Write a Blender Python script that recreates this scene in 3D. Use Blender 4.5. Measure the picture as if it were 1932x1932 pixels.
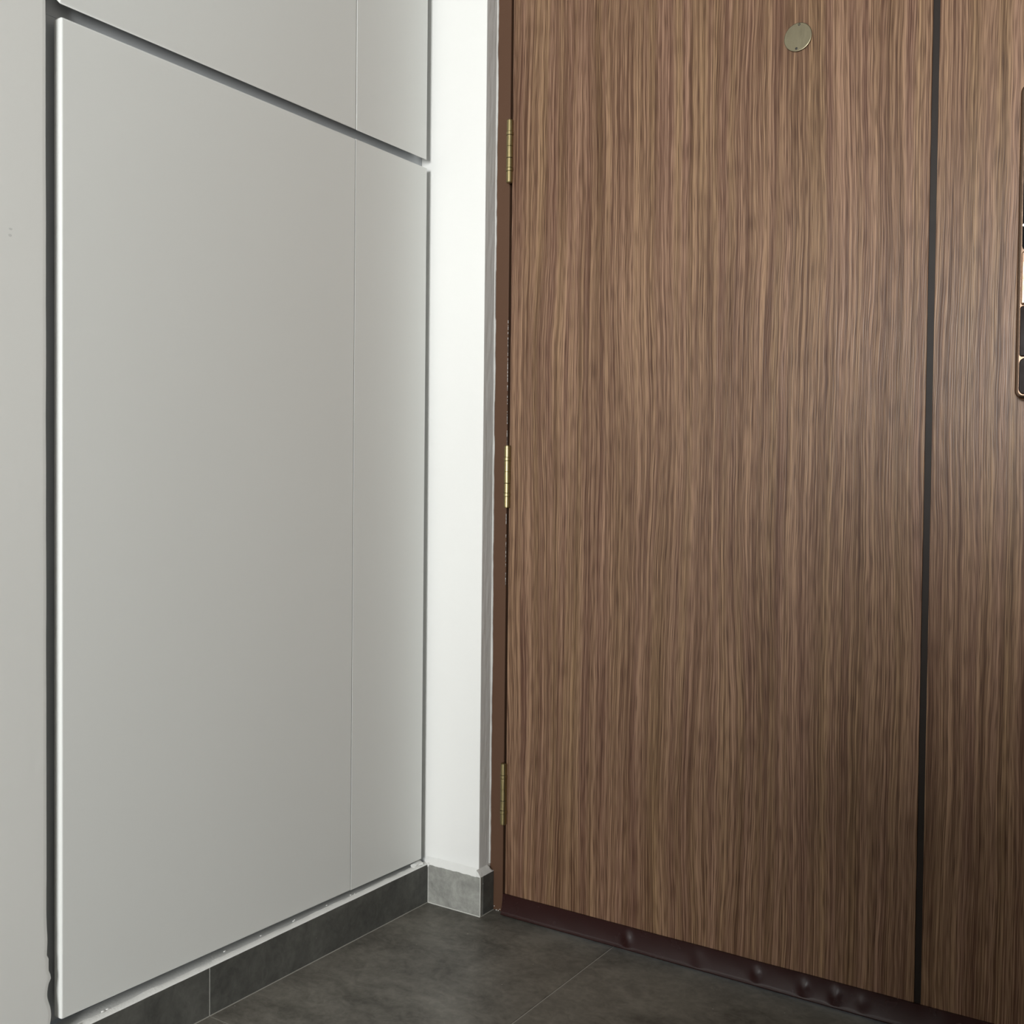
import bpy, bmesh, math, random
from mathutils import Vector, Matrix, noise
random.seed(7)
for o in list(bpy.data.objects):
    bpy.data.objects.remove(o)
SC = bpy.context.scene
COL = SC.collection

# ------------------------------------------------------------------ camera
# x runs right along the entrance-door wall, y runs away from the viewer, z is up (metres)
YAW, PITCH, ROLL, FPX = -0.58410, -0.02410, 0.01030, 1989.5
CAM = Vector((1.39816, -1.79898, 0.90553))
fw = Vector((math.sin(YAW)*math.cos(PITCH), math.cos(YAW)*math.cos(PITCH), math.sin(PITCH)))
rt = Vector((math.cos(YAW), -math.sin(YAW), 0)); up = rt.cross(fw)
r2 = rt*math.cos(ROLL) + up*math.sin(ROLL); u2 = -rt*math.sin(ROLL) + up*math.cos(ROLL)
cam_data = bpy.data.cameras.new('camera'); cam = bpy.data.objects.new('camera', cam_data); COL.objects.link(cam)
M = Matrix((r2, u2, -fw)).transposed().to_4x4(); M.translation = CAM; cam.matrix_world = M
cam_data.sensor_width = 36.0; cam_data.lens = FPX/1932*36.0; cam_data.clip_start = 0.02
SC.camera = cam

# ------------------------------------------------------------------ world, light, exposure
world = bpy.data.worlds.new('world'); SC.world = world; world.use_nodes = True
bg = world.node_tree.nodes['Background']; bg.inputs[0].default_value = (0.75, 0.86, 1.0, 1); bg.inputs[1].default_value = 1.0
# daylight entering through the balcony window on the far side of the room
WX0, WX1, WZ0, WZ1, WY = 0.80, 2.00, 0.85, 2.0, -4.6
ld = bpy.data.lights.new('window_daylight', 'AREA'); ld.shape = 'RECTANGLE'
ld.size = WX1-WX0; ld.size_y = WZ1-WZ0; ld.energy = 241; ld.color = (0.985, 1.0, 0.99)
lo = bpy.data.objects.new('window_daylight', ld); COL.objects.link(lo)
lo.location = ((WX0+WX1)/2, WY-0.03, (WZ0+WZ1)/2); lo.rotation_euler = (math.radians(90), 0, 0)
SC.cycles.use_adaptive_sampling = True; SC.cycles.adaptive_threshold = .04
SC.cycles.max_bounces = 5; SC.cycles.diffuse_bounces = 4; SC.cycles.glossy_bounces = 2; SC.cycles.transmission_bounces = 1
SC.view_settings.view_transform = 'Standard'; SC.view_settings.look = 'None'
SC.view_settings.exposure = 0.0; SC.view_settings.gamma = 1.0; SC.view_settings.use_curve_mapping = False

# ------------------------------------------------------------------ material helpers
class NT:
    def __init__(s, name):
        s.m = bpy.data.materials.new(name); s.m.use_nodes = True; s.t = s.m.node_tree
        s.b = s.t.nodes['Principled BSDF']
    def n(s, typ, **kw):
        k = s.t.nodes.new(typ)
        for a, v in kw.items(): setattr(k, a, v)
        return k
    def l(s, a, b): s.t.links.new(a, b)
    def coord(s, scale=(1, 1, 1), src=None):
        if src is None: src = s.n('ShaderNodeTexCoord').outputs['Object']
        mp = s.n('ShaderNodeMapping'); mp.inputs['Scale'].default_value = scale
        s.l(src, mp.inputs['Vector']); return mp.outputs['Vector']
    def noise(s, vec, scale=1, detail=2, rough=.5, dist=0):
        k = s.n('ShaderNodeTexNoise'); k.inputs['Scale'].default_value = scale; k.inputs['Detail'].default_value = detail
        k.inputs['Roughness'].default_value = rough; k.inputs['Distortion'].default_value = dist
        s.l(vec, k.inputs['Vector']); return k.outputs['Fac']
    def math(s, op, a, b=None):
        k = s.n('ShaderNodeMath', operation=op)
        for i, v in enumerate((a, b)):
            if v is None: continue
            if isinstance(v, (int, float)): k.inputs[i].default_value = v
            else: s.l(v, k.inputs[i])
        return k.outputs[0]
    def ramp(s, fac, stops, interp='LINEAR'):
        k = s.n('ShaderNodeValToRGB'); k.color_ramp.interpolation = interp; e = k.color_ramp.elements
        while len(e) < len(stops): e.new(0.5)
        for q, (p, c) in zip(e, stops):
            q.position = p; q.color = (c, c, c, 1) if isinstance(c, (int, float)) else (*c, 1)
        s.l(fac, k.inputs[0]); return k.outputs[0]
    def mix(s, fac, a, b, mode='MIX'):
        k = s.n('ShaderNodeMix', data_type='RGBA', blend_type=mode)
        for i, v in ((0, fac), (6, a), (7, b)):
            if isinstance(v, (int, float)): k.inputs[i].default_value = v
            elif isinstance(v, tuple): k.inputs[i].default_value = (*v, 1)
            else: s.l(v, k.inputs[i])
        return k.outputs[2]
    def bump(s, h, strength, dist):
        k = s.n('ShaderNodeBump'); k.inputs['Strength'].default_value = strength; k.inputs['Distance'].default_value = dist
        s.l(h, k.inputs['Height']); s.l(k.outputs[0], s.b.inputs['Normal'])
    def set(s, **kw):
        for a, v in kw.items():
            i = s.b.inputs[a.replace('_', ' ')]
            if isinstance(v, (int, float)): i.default_value = v
            elif isinstance(v, tuple): i.default_value = (*v, 1)
            else: s.l(v, i)

def mat_paint(name, col, rough=.6, bump=.15, bscale=(90, 90, 90), dirt=.04):
    t = NT(name); v = t.coord(bscale); h = t.noise(v, 1, 1)
    lo_ = t.noise(t.coord((3, 3, 1.5)), 1, 1)
    d = tuple(c*(1-dirt*2) for c in col)
    t.set(Base_Color=t.mix(lo_, d, col), Roughness=rough); t.bump(h, bump, .001); return t.m
def mat_wood(name):
    t = NT(name); oc = t.n('ShaderNodeTexCoord').outputs['Object']
    sep = t.n('ShaderNodeSeparateXYZ'); t.l(oc, sep.inputs[0])
    X, Z = sep.outputs[0], sep.outputs[2]
    def n2(xx, sx, sz, detail=0, seed=0.0, rough=.5):
        c = t.n('ShaderNodeCombineXYZ')
        t.l(t.math('MULTIPLY', xx, sx), c.inputs[0]); t.l(t.math('MULTIPLY_ADD', Z, sz), c.inputs[1])
        c.inputs[1].links[0].from_node.inputs[2].default_value = seed
        k = t.n('ShaderNodeTexNoise', noise_dimensions='2D'); k.inputs['Scale'].default_value = 1; k.inputs['Detail'].default_value = detail
        k.inputs['Roughness'].default_value = rough; t.l(c.outputs[0], k.inputs['Vector']); return k.outputs['Fac']
    w1 = n2(X, 6, 1.3, 1, 3.1); w2 = n2(X, 50, 9, 0, 17.7)
    off = t.math('ADD', t.math('MULTIPLY', w1, .036), t.math('MULTIPLY', w2, .0034))
    xw = t.math('ADD', X, off)
    fine = n2(xw, 500, 2.6, 1, 31.3, .6); mid = n2(xw, 140, 1.0, 1, 54.1); broad = n2(xw, 17, .5, 1, 77.7); hue = n2(xw, 60, .8, 0, 91.2)
    pore = n2(xw, 760, 20, 0, 121.0)
    v = t.math('ADD', t.math('ADD', t.math('MULTIPLY', fine, .62), t.math('MULTIPLY', mid, .40)), t.math('MULTIPLY', broad, .16))
    v = t.math('ADD', v, t.math('MULTIPLY', pore, .22))                      # mean about .77
    dark = t.mix(hue, (.094, .041, .026), (.079, .039, .018)); light = t.mix(hue, (.322, .190, .132), (.330, .208, .112))
    col = t.mix(t.ramp(v, ((.51, 0.0), (.66, .30), (.73, .48), (.90, 1.0))), dark, light)
    pm = t.ramp(pore, ((.26, 1.0), (.40, 0.0)))
    col = t.mix(t.math('MULTIPLY', pm, .32), col, (.050, .024, .013))
    t.set(Base_Color=col, Roughness=t.ramp(fine, ((.3, .40), (.7, .32))), Specular_IOR_Level=.25)
    t.bump(t.math('ADD', t.math('MULTIPLY', fine, .7), t.math('MULTIPLY', pore, .4)), .30, .0012); return t.m
def mat_tile(name, dark, light, rough=.5):
    t = NT(name); oc = t.n('ShaderNodeTexCoord').outputs['Object']
    a = t.noise(t.coord((5, 7, 5), oc), 1, 3, .62, .8); b = t.noise(t.coord((75, 75, 75), oc), 1, 2, .7)
    c = t.noise(t.coord((20, 28, 20), oc), 1, 3, .7, 1.4)
    m = t.math('ADD', t.math('ADD', t.math('MULTIPLY', a, .5), t.math('MULTIPLY', b, .2)), t.math('MULTIPLY', c, .3))
    col = t.mix(t.ramp(m, ((.38, 0.0), (.62, 1.0))), dark, light)
    vo = t.n('ShaderNodeTexVoronoi'); vo.inputs['Scale'].default_value = 26; t.l(oc, vo.inputs['Vector'])
    sp = t.ramp(vo.outputs['Distance'], ((.022, 1.0), (.034, 0.0)))          # pale crumbs and pits in the glaze
    col = t.mix(t.math('MULTIPLY', sp, .55), col, tuple(x*3.2 for x in light))
    t.set(Base_Color=col, Roughness=t.ramp(a, ((.3, rough+.06), (.7, rough-.06))), Specular_IOR_Level=.45)
    t.bump(b, .12, .0006); return t.m
def mat_metal(name, col, rough=.3, var=.85):
    t = NT(name); h = t.noise(t.coord((260, 260, 60)), 1, 3)
    t.set(Base_Color=t.mix(h, tuple(c*var for c in col), col), Metallic=1.0, Roughness=t.ramp(h, ((.3, rough+.07), (.7, rough-.05)))); return t.m
def mat_gloss(name, col, rough=.2, spec=.5):
    t = NT(name); h = t.noise(t.coord((30, 30, 30)), 1, 3)
    t.set(Base_Color=t.mix(h, tuple(c*.85 for c in col), col), Roughness=t.ramp(h, ((.3, rough+.04), (.7, rough))), Specular_IOR_Level=spec); return t.m

WHITE = mat_paint('white_wall_paint', (.88, .88, .855), .62, .12)
LEFTW = mat_paint('left_wall_paint', (.80, .80, .77), .55, .16, (60, 60, 45))
BRUSHED = mat_paint('brushed_edge_paint', (.85, .85, .83), .55, .55, (160, 160, 14), .08)
CABM = mat_paint('cabinet_lacquer', (.775, .785, .76), .42, .03, (120, 120, 120), .02)
CARC = mat_paint('carcass_board', (.50, .52, .54), .6, .05)
CAULK = mat_paint('plaster_filler', (.86, .86, .83), .7, .5, (240, 240, 240), .10)
WOOD = mat_wood('door_wood_laminate')
FRAME = mat_paint('door_frame_enamel', (.112, .060, .037), .5, .10, (140, 140, 60), .05)
FRAME.node_tree.nodes['Principled BSDF'].inputs['Specular IOR Level'].default_value = .15
GAPM = mat_gloss('rebate_seal', (.018, .012, .010), .7)
INLAY = mat_gloss('black_inlay_strip', (.020, .014, .011), .45, .22)
SWEEP = mat_gloss('brown_rubber_sweep', (.030, .010, .009), .24, .30)
FLOORT = mat_tile('floor_tile', (.072, .067, .056), (.190, .178, .152), .48)
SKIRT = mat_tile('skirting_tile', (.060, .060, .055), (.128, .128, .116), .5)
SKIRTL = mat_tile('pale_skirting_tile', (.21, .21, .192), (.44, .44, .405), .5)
GROUT = mat_paint('grout', (.40, .385, .345), .8, .4, (300, 300, 300))
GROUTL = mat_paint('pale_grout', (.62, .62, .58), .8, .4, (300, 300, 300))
BRASS = mat_metal('antique_brass', (.40, .325, .165), .33)
DISCM = mat_metal('brushed_bronze_plate', (.245, .215, .145), .40)
BLACK = mat_gloss('black_steel', (.012, .010, .009), .45)
BRONZE = mat_metal('dark_bronze_trim', (.21, .14, .10), .22, .97)
COPPER = mat_metal('copper_handle', (.86, .58, .42), .17)
GLASSK = mat_gloss('black_lock_glass', (.006, .006, .007), .06, .3)
BROWNG = mat_gloss('dark_brown_gloss', (.016, .008, .006), .12, .22)
DOT = mat_gloss('white_print', (.85, .85, .85), .4)
SCUFF = mat_paint('scuff_mark', (.64, .64, .62), .7, .05)
DIMW = mat_paint('umber_wall_paint', (.11, .09, .075), .7, .1)
SIDEW = mat_paint('beige_wall_paint', (.42, .40, .37), .7, .1)
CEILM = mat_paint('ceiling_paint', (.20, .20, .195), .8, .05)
RIM = mat_gloss('window_frame_aluminium', (.25, .25, .25), .4)

# ------------------------------------------------------------------ geometry helpers
def new_bm(): return bmesh.new()
def box(bm, x0, x1, y0, y1, z0, z1, bev=0, seg=2):
    r = bmesh.ops.create_cube(bm, size=1)
    for v in r['verts']:
        v.co = Vector((x0+(v.co.x+.5)*(x1-x0), y0+(v.co.y+.5)*(y1-y0), z0+(v.co.z+.5)*(z1-z0)))
    if bev:
        es = list({e for v in r['verts'] for e in v.link_edges})
        bmesh.ops.bevel(bm, geom=es, offset=bev, segments=seg, profile=.5, affect='EDGES')
    return bm
def cyl(bm, p0, p1, r0, r1=None, n=24, bev=0):
    p0, p1 = Vector(p0), Vector(p1); d = p1-p0
    r = bmesh.ops.create_cone(bm, cap_ends=True, segments=n, radius1=r0, radius2=r0 if r1 is None else r1, depth=d.length)
    q = d.to_track_quat('Z', 'Y').to_matrix()
    if bev:
        es = [e for e in {e for v in r['verts'] for e in v.link_edges} if len(e.link_faces) == 2 and abs(e.link_faces[0].normal.dot(e.link_faces[1].normal)) < .3]
        vs0 = set(r['verts'])
        bmesh.ops.bevel(bm, geom=es, offset=bev, segments=2, profile=.5, affect='EDGES')
        vs = [v for v in bm.verts if v in vs0 or v.tag is False]
        vs = [v for v in bm.verts if not v.tag]
    else: vs = r['verts']
    for v in vs: v.co = q @ v.co + (p0+p1)/2; v.tag = True
    for v in bm.verts: v.tag = True
    return bm
def lathe(bm, prof, cx, cy, n=28):
    rings = []
    for r, z in prof:
        rings.append([bm.verts.new((cx+r*math.cos(2*math.pi*i/n), cy+r*math.sin(2*math.pi*i/n), z)) for i in range(n)])
    for a, b in zip(rings, rings[1:]):
        for i in range(n): bm.faces.new((a[i], a[(i+1) % n], b[(i+1) % n], b[i]))
    bm.faces.new(rings[0][::-1]); bm.faces.new(rings[-1]); return bm
def obj(name, bm, mat, parent=None, smooth=True, origin=None, kind=None, label=None):
    bmesh.ops.recalc_face_normals(bm, faces=bm.faces)
    base = Vector(parent['base']) if parent is not None and 'base' in parent else Vector((0, 0, 0))
    for v in bm.verts: v.co -= base
    me = bpy.data.meshes.new(name); bm.to_mesh(me); bm.free(); me.materials.append(mat)
    o = bpy.data.objects.new(name, me); COL.objects.link(o)
    if smooth:
        for p in me.polygons: p.use_smooth = True
        try: me.set_sharp_from_angle(angle=math.radians(35))
        except Exception: pass
        for p in me.polygons: p.use_smooth = max(abs(c) for c in p.normal) < .9995 or p.area < 4e-6
    if parent is not None: o.parent = parent
    if kind: o['kind'] = kind
    if label: o['label'] = label
    return o
def root(name, loc, label=None, cat=None, kind=None, group=None):
    o = bpy.data.objects.new(name, None); COL.objects.link(o); o.location = loc; o['base'] = list(loc); o.empty_display_size = .05
    if label: o['label'] = label
    if cat: o['category'] = cat
    if kind: o['kind'] = kind
    if group: o['group'] = group
    return o
def tag(o, label, cat=None, kind=None, group=None):
    o['label'] = label
    if cat: o['category'] = cat
    if kind: o['kind'] = kind
    if group: o['group'] = group
    return o
def nz(x, s=0.0): return noise.noise(Vector((x, s, 3.7)))

# ================================================================== THE SETTING
CEIL = 2.65; RX = 3.1; FY = WY; PX0, PZ = 0.91, 1.13
# floor: grout bed with separate porcelain tiles laid on it (600 mm grid)
fl = obj('floor', box(new_bm(), -.45, RX+.2, FY-.12, .34, -.06, -.0012), GROUT, kind='structure')
tag(fl, 'dark grey porcelain tiled floor with thin pale joints', 'floor')
xs = [-.13, .4360, 1.036, 1.636, 2.236, 2.836, RX+.2]; ys = [.30, -.6003] + [-.6003-.6*i for i in range(1, 7)] + [FY-.1]
j = .0011
for a, b in zip(xs, xs[1:]):
    for c, d in zip(ys, ys[1:]):
        obj('tile', box(new_bm(), a+j, b-j, d+j, c-j, -.010, 0, .0006, 1), FLOORT, fl, False)

# left wall (plastered pier beside the cabinets); its free edge is chipped near the floor
def left_edge(z):
    e = -.8935 - .0012*(z/1.6) + .0007*nz(z*9, 2) + .0002*nz(z*60, 5)
    for zc, w, a in ((.176, .006, .0045), (.150, .012, .0030), (.120, .018, .0045), (.232, .02, .0015)):
        e += a*math.exp(-((z-zc)/w)**2)*(1 if zc not in (.150,) else -.8)
    if z < .205: e += .0032
    if z < .10: e += .002
    return e
bm = new_bm(); zs = [i*.006 for i in range(60)] + [.36+i*.04 for i in range(58)]; zs = [z for z in zs if z < CEIL] + [CEIL]
cols = []
for z in zs:
    e = left_edge(z)
    cols.append([bm.verts.new(p) for p in ((-.16, FY, z), (-.010, FY, z), (-.010, e-.006, z), (-.0104, e-.0012, z), (-.012, e, z), (-.16, e-.001, z))])
for a, b in zip(cols, cols[1:]):
    for i in range(6): bm.faces.new((a[i], a[(i+1) % 6], b[(i+1) % 6], b[i]))
bm.faces.new(cols[0]); bm.faces.new(cols[-1][::-1])
tag(obj('wall_left', bm, LEFTW), 'pale grey plastered wall edge left of the cabinets', 'wall', 'structure')

# two faint scuffs on the plaster
wl = bpy.data.objects['wall_left']
for cy, cz, ry, rz in ((-.9492, 1.2589, .0030, .0016), (-.9500, 1.2499, .0030, .0020)):
    b_ = new_bm(); bmesh.ops.create_icosphere(b_, subdivisions=2, radius=1)
    for v in b_.verts: v.co = Vector((-.0100+v.co.x*.00012, cy+v.co.y*ry*(1+.4*nz(v.co.z*3, cz)), cz+v.co.z*rz))
    obj('scuff', b_, SCUFF, wl)
# back wall: bright stub left of the door, lintel and pier right of it
bm = new_bm(); box(bm, -.46, .128, .010, .30, 0, CEIL, .0012, 2); box(bm, 1.312, RX, .010, .30, 0, CEIL); box(bm, .128, 1.312, .010, .30, 2.185, CEIL)
wb = tag(obj('wall_back', bm, WHITE), 'bright white painted wall strip between cabinet and door frame', 'wall', 'structure')
# brushed paint skin on the narrow return beside the frame
bm = new_bm(); N = 90
ring = []
for i in range(N+1):
    z = .098+(2.18-.098)*i/N
    ring.append([bm.verts.new((.1282+.0004*nz(z*25, yy*300)+.0006*max(0, nz(z*11, 9+yy*90))*(1 if z < .5 else .4), .0112+yy*.0388, z)) for yy in (0, .2, .4, .6, .8, 1)])
for a, b in zip(ring, ring[1:]):
    for i in range(5): bm.faces.new((a[i], a[i+1], b[i+1], b[i]))
obj('brushed_paint', bm, BRUSHED, wb)
# rest of the room, behind and beside the viewer
tag(obj('ceiling', box(new_bm(), -.46, RX+.2, FY-.12, .30, CEIL, CEIL+.1), CEILM), 'plain white ceiling', 'ceiling', 'structure')
tag(obj('wall_right', box(new_bm(), RX, RX+.12, FY-.12, .30, 0, CEIL), SIDEW), 'plain beige right wall of the room', 'wall', 'structure')
bm = new_bm()
box(bm, -.16, WX0, FY-.12, FY, 0, CEIL); box(bm, WX1, RX, FY-.12, FY, 0, CEIL)
box(bm, WX0, WX1, FY-.12, FY, 0, WZ0); box(bm, WX0, WX1, FY-.12, FY, WZ1, CEIL)
tag(obj('wall_front', bm, DIMW), 'brown wall with the window facing the door', 'wall', 'structure')
# added unseen half-height blocker; it shades the lower right of the door
tag(obj('shade_blocker', box(new_bm(), PX0, RX, -2.33, -2.22, 0, PZ, .004, 2), DIMW), 'added half-height brown blocker behind the viewer, shading the door', 'wall', 'structure')
wn = root('window_1', ((WX0+WX1)/2, FY-.06, WZ0), 'aluminium framed window opposite the door', 'window', 'structure')
bm = new_bm()
for a, b, c, d in ((WX0, WX0+.04, WZ0, WZ1), (WX1-.04, WX1, WZ0, WZ1), (WX0+.04, WX1-.04, WZ0, WZ0+.04), (WX0+.04, WX1-.04, WZ1-.04, WZ1)):
    box(bm, a, b, FY-.02, FY+.01, c, d)
obj('window_frame', bm, RIM, wn)
wm = (WX0+WX1)/2
obj('mullion', box(new_bm(), wm-.025, wm+.025, FY-.02, FY+.01, WZ0+.04, WZ1-.04), RIM, wn)

# ------------------------------------------------------------------ skirting
SH = .0836
bl = root('baseboard_left', (0, -.5, 0), 'dark grey tile skirting under the white cabinets', 'skirting', 'structure')
for a, b in ((-.5992, -.0006), (-1.1992, -.6010), (-1.80, -1.2010), (-2.40, -1.8018), (-3.0, -2.4018), (-3.6, -3.0018), (-4.2, -3.6018), (FY, -4.2018)):
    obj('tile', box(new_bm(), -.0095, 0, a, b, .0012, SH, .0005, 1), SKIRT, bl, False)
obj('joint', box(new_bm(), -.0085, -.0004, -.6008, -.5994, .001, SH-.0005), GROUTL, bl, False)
obj('joint', box(new_bm(), -.0080, .0008, FY, -.001, .0, .0010), GROUT, bl, False)
bb = root('baseboard_back', (.07, 0, 0), 'paler grey tile skirting below the bright wall strip', 'skirting', 'structure')
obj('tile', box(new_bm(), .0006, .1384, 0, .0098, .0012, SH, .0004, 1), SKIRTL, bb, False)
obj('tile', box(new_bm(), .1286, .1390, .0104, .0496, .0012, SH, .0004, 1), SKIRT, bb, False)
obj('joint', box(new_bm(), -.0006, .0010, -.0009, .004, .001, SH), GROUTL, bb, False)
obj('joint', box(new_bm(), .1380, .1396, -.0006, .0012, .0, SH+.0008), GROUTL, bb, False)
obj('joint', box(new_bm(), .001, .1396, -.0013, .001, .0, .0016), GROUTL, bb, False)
obj('joint', box(new_bm(), .1385, .1400, .0012, .0500, .0, .0012), GROUT, bb, False)

# white filler ledge on top of the left skirting, running under the cabinet doors
def sweep_profile(bm, path, prof):
    rows = []
    for s in path: rows.append([bm.verts.new(p) for p in prof(s)])
    for a, b in zip(rows, rows[1:]):
        k = len(a)
        for i in range(k): bm.faces.new((a[i], a[(i+1) % k], b[(i+1) % k], b[i]))
    bm.faces.new(rows[0][::-1]); bm.faces.new(rows[-1]); return bm
def ledge(y):
    e = .0005*nz(y*16, 1)+.0003*nz(y*70, 2); h = .0006*nz(y*22, 4); k = .0016*max(0, nz(y*31, 8)-.1)
    return [(-.0560, y, SH-.012), (-.0098, y, SH-.012), (-.0098, y, SH-.0001), (.0002+e, y, SH-.0001), (-.0010+e, y, SH+.0010), (-.0085, y, SH+.0026+h), (-.0125+e*3, y, SH+.0030+h+k), (-.0150+e*4, y, SH+.0016+h), (-.0200, y, SH-.0050+h), (-.0560, y, SH-.0055)]
bm = sweep_profile(new_bm(), [-.8925+.8925*i/260 for i in range(261)], ledge)
t1 = tag(obj('trim_1', bm, CAULK), 'rough white filler ledge along the skirting under the cabinet', 'trim', 'structure')
def crumb(cx, cy, cz, r, sd, sq=(1, 1, .6)):
    b_ = new_bm(); bmesh.ops.create_icosphere(b_, subdivisions=2, radius=1)
    for v in b_.verts:
        k = r*(1+.45*noise.noise(v.co*1.7+Vector((sd, 0, 0)))); v.co = Vector((cx+v.co.x*k*sq[0], cy+v.co.y*k*sq[1], cz+v.co.z*k*sq[2]))
    return b_
for i, (y, x, r) in enumerate(((-.80, -.010, .0022), (-.792, -.011, .0016), (-.846, -.006, .0020), (-.39, -.014, .0016), (-.385, -.016, .0014), (-.47, -.016, .0015), (-.30, -.015, .0014), (-.235, -.012, .0014), (-.55, -.020, .0018), (-.225, -.010, .0012))):
    obj('filler_crumb', crumb(x, y, SH+.0050, r, i*3.1, (.8, 1.6, .7)), CAULK, t1)
obj('filler_lump', crumb(-.0130, -.0230, SH+.0035, .0100, 5.0, (1.0, 1.9, .62)), CAULK, t1)
# splayed filler above the back skirting, wrapping round its corner to the frame
def splay(s):
    w = .0009*nz(s*70, 3)+.0004*nz(s*210, 6); hgt = .0135+.0014*nz(s*45, 11)
    return [(s, .0098, SH-.0010), (s, -.0002+w*.5, SH-.0006+w), (s, .0006, SH+.0022+w), (s, .0060, SH+.0085+w), (s, .0098, SH+hgt)]
t2 = tag(obj('trim_2', sweep_profile(new_bm(), [-.012+.1400*i/70 for i in range(71)], splay), CAULK), 'rough white filler splay above the pale skirting tile', 'trim', 'structure')
def splay2(s):
    w = .0010*nz(s*120, 23); k = 1-max(0, (s-.042)/.008)*.75
    return [(.1276, s, SH-.0010), (.1388*1+w*.3, s, SH-.0004), (.1380, s, SH+.0015), (.1335, s, SH+.0085*k+w), (.1280, s, SH+.0135*k)]
obj('corner_filler', sweep_profile(new_bm(), [.0002+.0495*i/24 for i in range(25)], splay2), CAULK, t2)
obj('filler_crumb', crumb(.0005, -.001, SH-.001, .0035, 2.2, (1, .6, 1.5)), CAULK, t2)
# ragged caulk bead between stub wall and frame
def bead(z):
    w = .0013+.0010*nz(z*14, 31)+.0007*nz(z*55, 33)
    if nz(z*7, 40) > .42: w -= .0016
    w = max(w, .0004)
    return [(.1276, .0498, z), (.1276, .0468, z), (.1290, .0466, z), (.1290+w*.7, .0480, z), (.1290+w, .0498, z)]
tag(obj('trim_3', sweep_profile(new_bm(), [.0985+i*.006 for i in range(348)], bead), CAULK), 'ragged white caulk bead along the brown door frame', 'trim', 'structure')

# ================================================================== CABINETS
XC = -.010; TH = .019
def cabinet(name, z0, z1, label):
    r = root(name, (-.25, -.44, z0), label, 'cabinet')
    obj('body', box(new_bm(), -.44, -.0405, -.905, .0085, z0, z1), CARC, r, False)
    return r
def cdoor(r, y0, y1, z0, z1, bev=.0030, pull=0):
    b = box(new_bm(), XC-TH, XC, y0, y1, z0, z1)
    for v in b.verts:                                  # finger-pull: the lower edge is cut back upwards
        if pull and v.co.x < XC-TH/2 and v.co.z < (z0+z1)/2: v.co.z += pull
    es = list(b.edges)
    big = [e for e in es if not (abs(e.verts[0].co.y-y1) < 1e-6 and abs(e.verts[1].co.y-y1) < 1e-6) and not (bev < .002 and abs(e.verts[0].co.y-y0) < 1e-6 and abs(e.verts[1].co.y-y0) < 1e-6)]
    bmesh.ops.bevel(b, geom=big, offset=max(bev, .0012), segments=3, profile=.5, affect='EDGES', clamp_overlap=True)
    return obj('door', b, CABM, r)
zb, zt, zu = .1005, 1.5828, 1.5995
lc = cabinet('lower_cabinet', .0930, 1.5910, 'tall white handleless cabinet standing on the dark tile skirting')
d1 = cdoor(lc, -.8712, -.2384, zb, zt); d2 = cdoor(lc, -.2360, -.0120, zb, zt, .0012)
# a seam bottom-left door hangs a few millimetres lower on its hinges at the corner side
for o_, f_ in ((d1, None), (d2, None)):
    for v in o_.data.vertices:
        w = v.co + Vector(lc['base'])
        if w.z < .5: v.co.z += .0042*((-w.y)-.44)/.43
obj('spacer', box(new_bm(), -.0400, XC-TH-.0005, -.86, -.03, .4, 1.2), CARC, lc, False)
uc = cabinet('upper_cabinet', 1.5915, 2.58, 'white handleless overhead cabinet above the shadow gap')
cdoor(uc, -.8748, -.2378, zu, 2.56, .003, .016); cdoor(uc, -.2354, -.0135, zu, 2.56, .0021, .016)
obj('spacer', box(new_bm(), -.0400, XC-TH-.0005, -.86, -.03, 1.75, 2.4), CARC, uc, False)

# ================================================================== ENTRANCE DOOR
DY = .0399; DX0, DG0, DG1, DX1 = .1745, 1.0022, 1.0130, 1.262; DZ1 = 2.125
fr = root('door_frame', (.145, .05, 0), 'brown painted metal frame around the wooden door', 'door frame', 'structure')
obj('jamb', box(new_bm(), .1283, .1618, .0500, .14, 0.0002, 2.165, .0016, 3), FRAME, fr)
obj('jamb', box(new_bm(), 1.2745, 1.311, .0500, .14, 0.0002, 2.165, .0016, 3), FRAME, fr)
obj('head', box(new_bm(), .1620, 1.2743, .0500, .14, 2.132, 2.165, .0016, 3), FRAME, fr)
obj('rebate', box(new_bm(), .1620, .1640, .0620, .14, 0.0002, 2.131), GAPM, fr)
obj('rebate', box(new_bm(), 1.2700, 1.2743, .0620, .14, 0.0002, 2.131), GAPM, fr)
obj('stop', box(new_bm(), .1642, .1900, .0905, .14, 0.0002, 2.131), GAPM, fr)
for i, (x, z, r) in enumerate(((.1415, .0085, .0009), (.1560, .0045, .0009), (.1470, .0010, .0016), (.1520, .0010, .0014))):
    obj('filler_crumb', crumb(x, .0490, z, r, i*2.3, (1.2, .6, 1)), CAULK if i < 2 else GROUT, fr)
# paint worn through on the frame arris
bm = new_bm()
for i in range(110):
    z = random.choice((random.uniform(.70, .85), random.uniform(.99, 1.26), random.uniform(.99, 1.26))); r = random.uniform(.00022, .0004); L = r*random.uniform(2, 12)
    box(bm, .1613-r, .1613+r, .0499, .0505, z-L, z+L)
obj('worn_paint', bm, CAULK, fr, False, kind='stuff')

door = root('door_1', (.72, DY, .012), 'walnut brown wooden entrance door with one dark vertical inlay', 'door', 'structure')
bm = new_bm(); box(bm, DX0, DG0, DY, .0850, .012, DZ1, .0009, 2); obj('panel', bm, WOOD, door)
bm = new_bm(); box(bm, DG1, DX1, DY, .0850, .012, DZ1, .0009, 2); obj('panel', bm, WOOD, door)
obj('inlay_strip', box(new_bm(), DG0, DG1, DY+.0024, .0850, .012, DZ1), INLAY, door, label='narrow black recessed strip in the door face')
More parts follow.
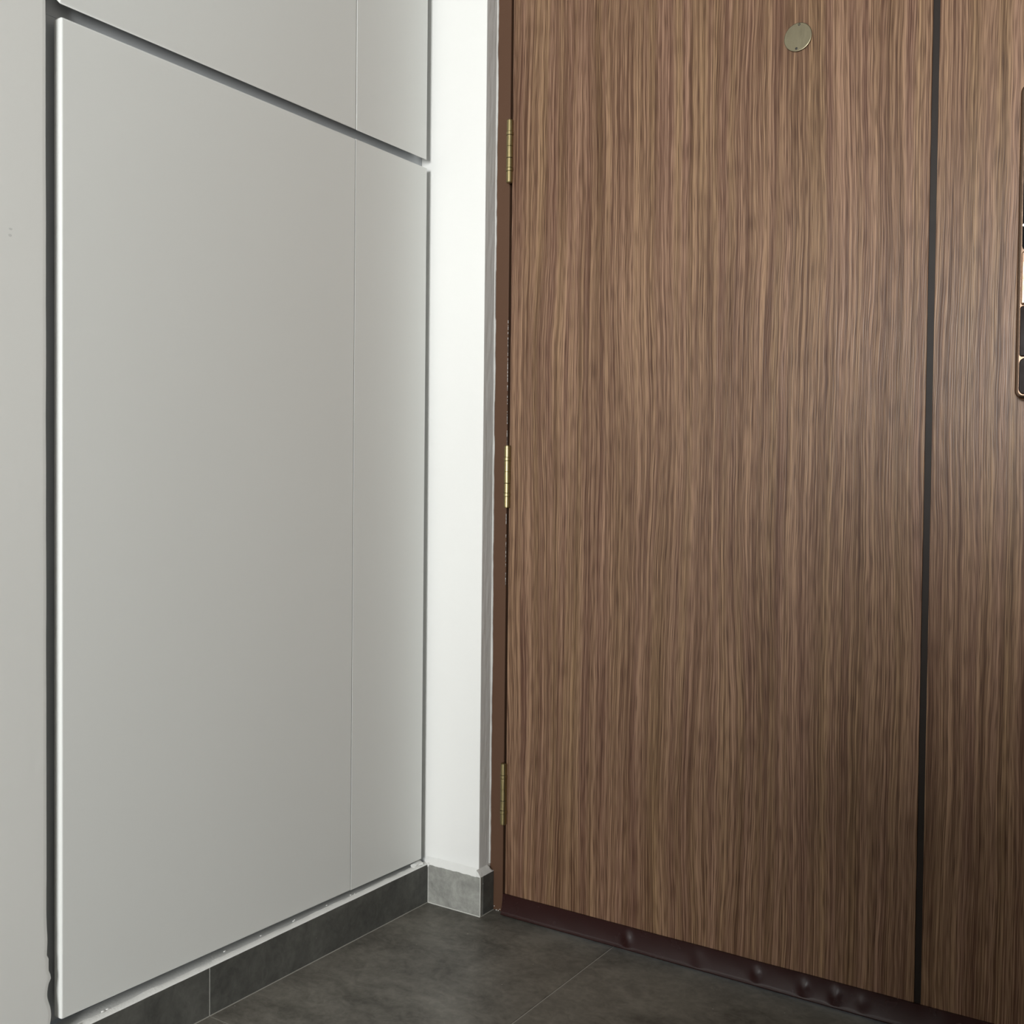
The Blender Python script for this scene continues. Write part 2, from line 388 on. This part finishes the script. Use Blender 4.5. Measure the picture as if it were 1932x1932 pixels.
# rubber sweep: glossy strip with a rolled lower lip and a few soft bulges
bumps = ((.468, .0034, .009, .013), (.616, .0014, .013, .016), (.730, .0028, .009, .012), (.8176, .0032, .010, .013), (.873, .0032, .010, .014), (.919, .0018, .009, .012), (1.05, .0012, .02, .02))
def sweep(x):
    out = []
    top = .0456+.0005*nz(x*9, 3)
    for k in range(13):
        f = k/12; z = .0085+(top-.0085)*f
        y = DY-.0034-.0074*(1-f)**1.5+.0004*nz(x*11+f, 9)
        for cx, a, wx, wz in bumps: y -= a*math.exp(-((x-cx)/wx)**2-((z-.024)/wz)**2)
        out.append((x, y, z))
    return [(x, DY, .0030), (x, DY-.0108, .0030), (x, DY-.0124, .0042), (x, DY-.0126, .0056), (x, DY-.0116, .0072)] + out + [(x, DY, top+.0002)]
obj('door_sweep', sweep_profile(new_bm(), [.1715+i*.003 for i in range(362)], sweep), SWEEP, door, label='dark brown glossy rubber sweep along the door bottom')
# hinges
HX, HY, HR, HL = .1705, .0362, .0070, .1300
def make_hinge():
    h = root('hinge', (0, 0, 0)); h['label'] = 'antique brass butt hinge with round barrel'
    def seg(nm, z0, z1, r, bv=.0004, mat=BRASS): return obj(nm, lathe(new_bm(), ((r-bv, z0), (r, z0+bv), (r, z1-bv), (r-bv, z1)), 0, 0), mat, h)
    H = HL/2
    seg('tip', H-.0245, H-.0012, HR*.97); seg('tip', -H+.0012, -H+.0235, HR*.97)
    seg('tip_cap', H-.0011, H, HR*.90); seg('tip_cap', -H, -H+.0011, HR*.90)
    seg('collar', H-.0318, H-.0248, HR*1.10); seg('collar', -H+.0238, -H+.0305, HR*1.08)
    seg('knuckle', H-.0545, H-.0322, HR); seg('knuckle', H-.0785, H-.0549, HR); seg('knuckle', -H+.0310, -H+.0505, HR)
    seg('pin', -H+.002, H-.002, HR*.86, mat=BLACK)
    obj('leaf', box(new_bm(), .0010, .0036, .0040, .030, -H*.80, H*.80, .0002, 1), BRASS, h)
    obj('leaf', box(new_bm(), -.0064, -.0046, .0255, .052, -H*.80, H*.80, .0002, 1), BRASS, h)
    return h
h0 = make_hinge()
for i, (z, x) in enumerate(((1.6014, .1702), (.9262, .1722), (.2580, .1710), (2.02, .1710))):
    if i == 0: h = h0; kids = list(h0.children)
    else:
        h = h0.copy(); COL.objects.link(h)
        for c in kids: c2 = c.copy(); COL.objects.link(c2); c2.parent = h
    h.parent = door; h.location = Vector((x, HY, z))-Vector(door['base'])
    h['label'] = ('top brass hinge in view on the brown frame', 'middle brass hinge on the brown frame', 'lowest brass hinge near the dark skirting', 'brass hinge at the head of the door')[i]
# peephole cover disc
pc = root('peephole_cover', (0, 0, 0)); pc.parent = door; pc['label'] = 'round brass coloured cover plate high on the door'
pc.location = Vector((.7768, DY, 1.7011))-Vector(door['base']); pc.rotation_euler = (0, math.radians(6), 0)
def disc(nm, prof, mat, n=56):
    b_ = lathe(new_bm(), prof, 0, 0, n)
    for v in b_.verts: v.co = Vector((v.co.x, -v.co.z, v.co.y))
    return obj(nm, b_, mat, pc)
disc('spacer', ((.017, 0), (.017, .0016)), BLACK)
disc('plate', ((.0240, .0016), (.0247, .0020), (.0249, .0026), (.0246, .0033), (.0238, .0036)), DISCM)
for zc, nm, rr in ((.0212, 'screw', .0022), (-.0200, 'screw', .0022)):
    b_ = lathe(new_bm(), ((rr, .0034), (rr, .0039), (rr*.7, .0042)), 0, 0, 16)
    for v in b_.verts: v.co = Vector((v.co.x, -v.co.z, v.co.y+zc))
    obj(nm, b_, BLACK, pc)
b_ = lathe(new_bm(), ((.0011, .0041), (.0010, .0045)), 0, 0, 12)
for v in b_.verts: v.co = Vector((v.co.x, -v.co.z, v.co.y+.0212))
obj('screw_recess', b_, DISCM, pc)
# digital lock (only its left edge is in frame)
def rrect(bm, x0, x1, z0, z1, y0, y1, rc, chamfer, n=6):
    def ringpts(ins):
        out = []
        for cx, cz, a0 in ((x1-rc, z1-rc, 0), (x0+rc, z1-rc, 90), (x0+rc, z0+rc, 180), (x1-rc, z0+rc, 270)):
            for i in range(n+1):
                a = math.radians(a0+90*i/n); r = max(rc-ins, .0002); out.append((cx+r*math.cos(a), cz+r*math.sin(a)))
        return out
    prof = [(0, y1)] + [(0, y0+chamfer)] + [(chamfer*(1-math.cos(t*math.pi/8)), y0+chamfer*(1-math.sin(t*math.pi/8))) for t in (1, 2, 3)] + [(chamfer, y0)]
    rings = [[bm.verts.new((x, y, z)) for x, z in ringpts(i)] for i, y in prof]
    for a, b in zip(rings, rings[1:]):
        k = len(a)
        for i in range(k): bm.faces.new((a[i], a[(i+1) % k], b[(i+1) % k], b[i]))
    bm.faces.new(rings[0][::-1]); bm.faces.new(rings[-1]); return bm
LX0, LX1, LZ0, LZ1 = 1.1395, 1.2160, 1.0500, 1.5400
lk = root('digital_lock', (0, 0, 0)); lk.parent = door; lk['label'] = 'bronze edged black digital door lock'
lk['base'] = [1.1775, DY, 1.295]; lk.location = Vector(lk['base'])-Vector(door['base'])
obj('gasket', rrect(new_bm(), LX0+.0012, LX1-.0012, LZ0+.0012, LZ1-.0012, DY-.0030, DY-.0002, .014, .0004), BLACK, lk)
obj('housing', rrect(new_bm(), LX0, LX1, LZ0, LZ1, .0130, DY-.0032, .0135, .0060), BRONZE, lk)
obj('touch_panel', rrect(new_bm(), LX0+.0072, LX1-.0072, 1.2800, LZ1-.0085, .0108, .0129, .008, .0010), GLASSK, lk)
obj('handle', rrect(new_bm(), LX0+.0072, LX1-.0072, 1.1960, 1.2785, .0055, .0129, .004, .0030), COPPER, lk)
obj('lower_cover', rrect(new_bm(), LX0+.0066, LX1-.0066, 1.1160, 1.1945, .0090, .0129, .004, .0016), BROWNG, lk)
obj('battery_cap', rrect(new_bm(), LX0+.0066, LX1-.0066, LZ0+.0070, 1.1140, .0090, .0129, .009, .0016), BROWNG, lk)
b_ = new_bm(); cyl(b_, (1.1490, .0106, 1.3195), (1.1490, .0101, 1.3195), .0022, n=16); obj('indicator', b_, DOT, lk)
for o in bpy.data.objects:
    if 'base' in o: del o['base']
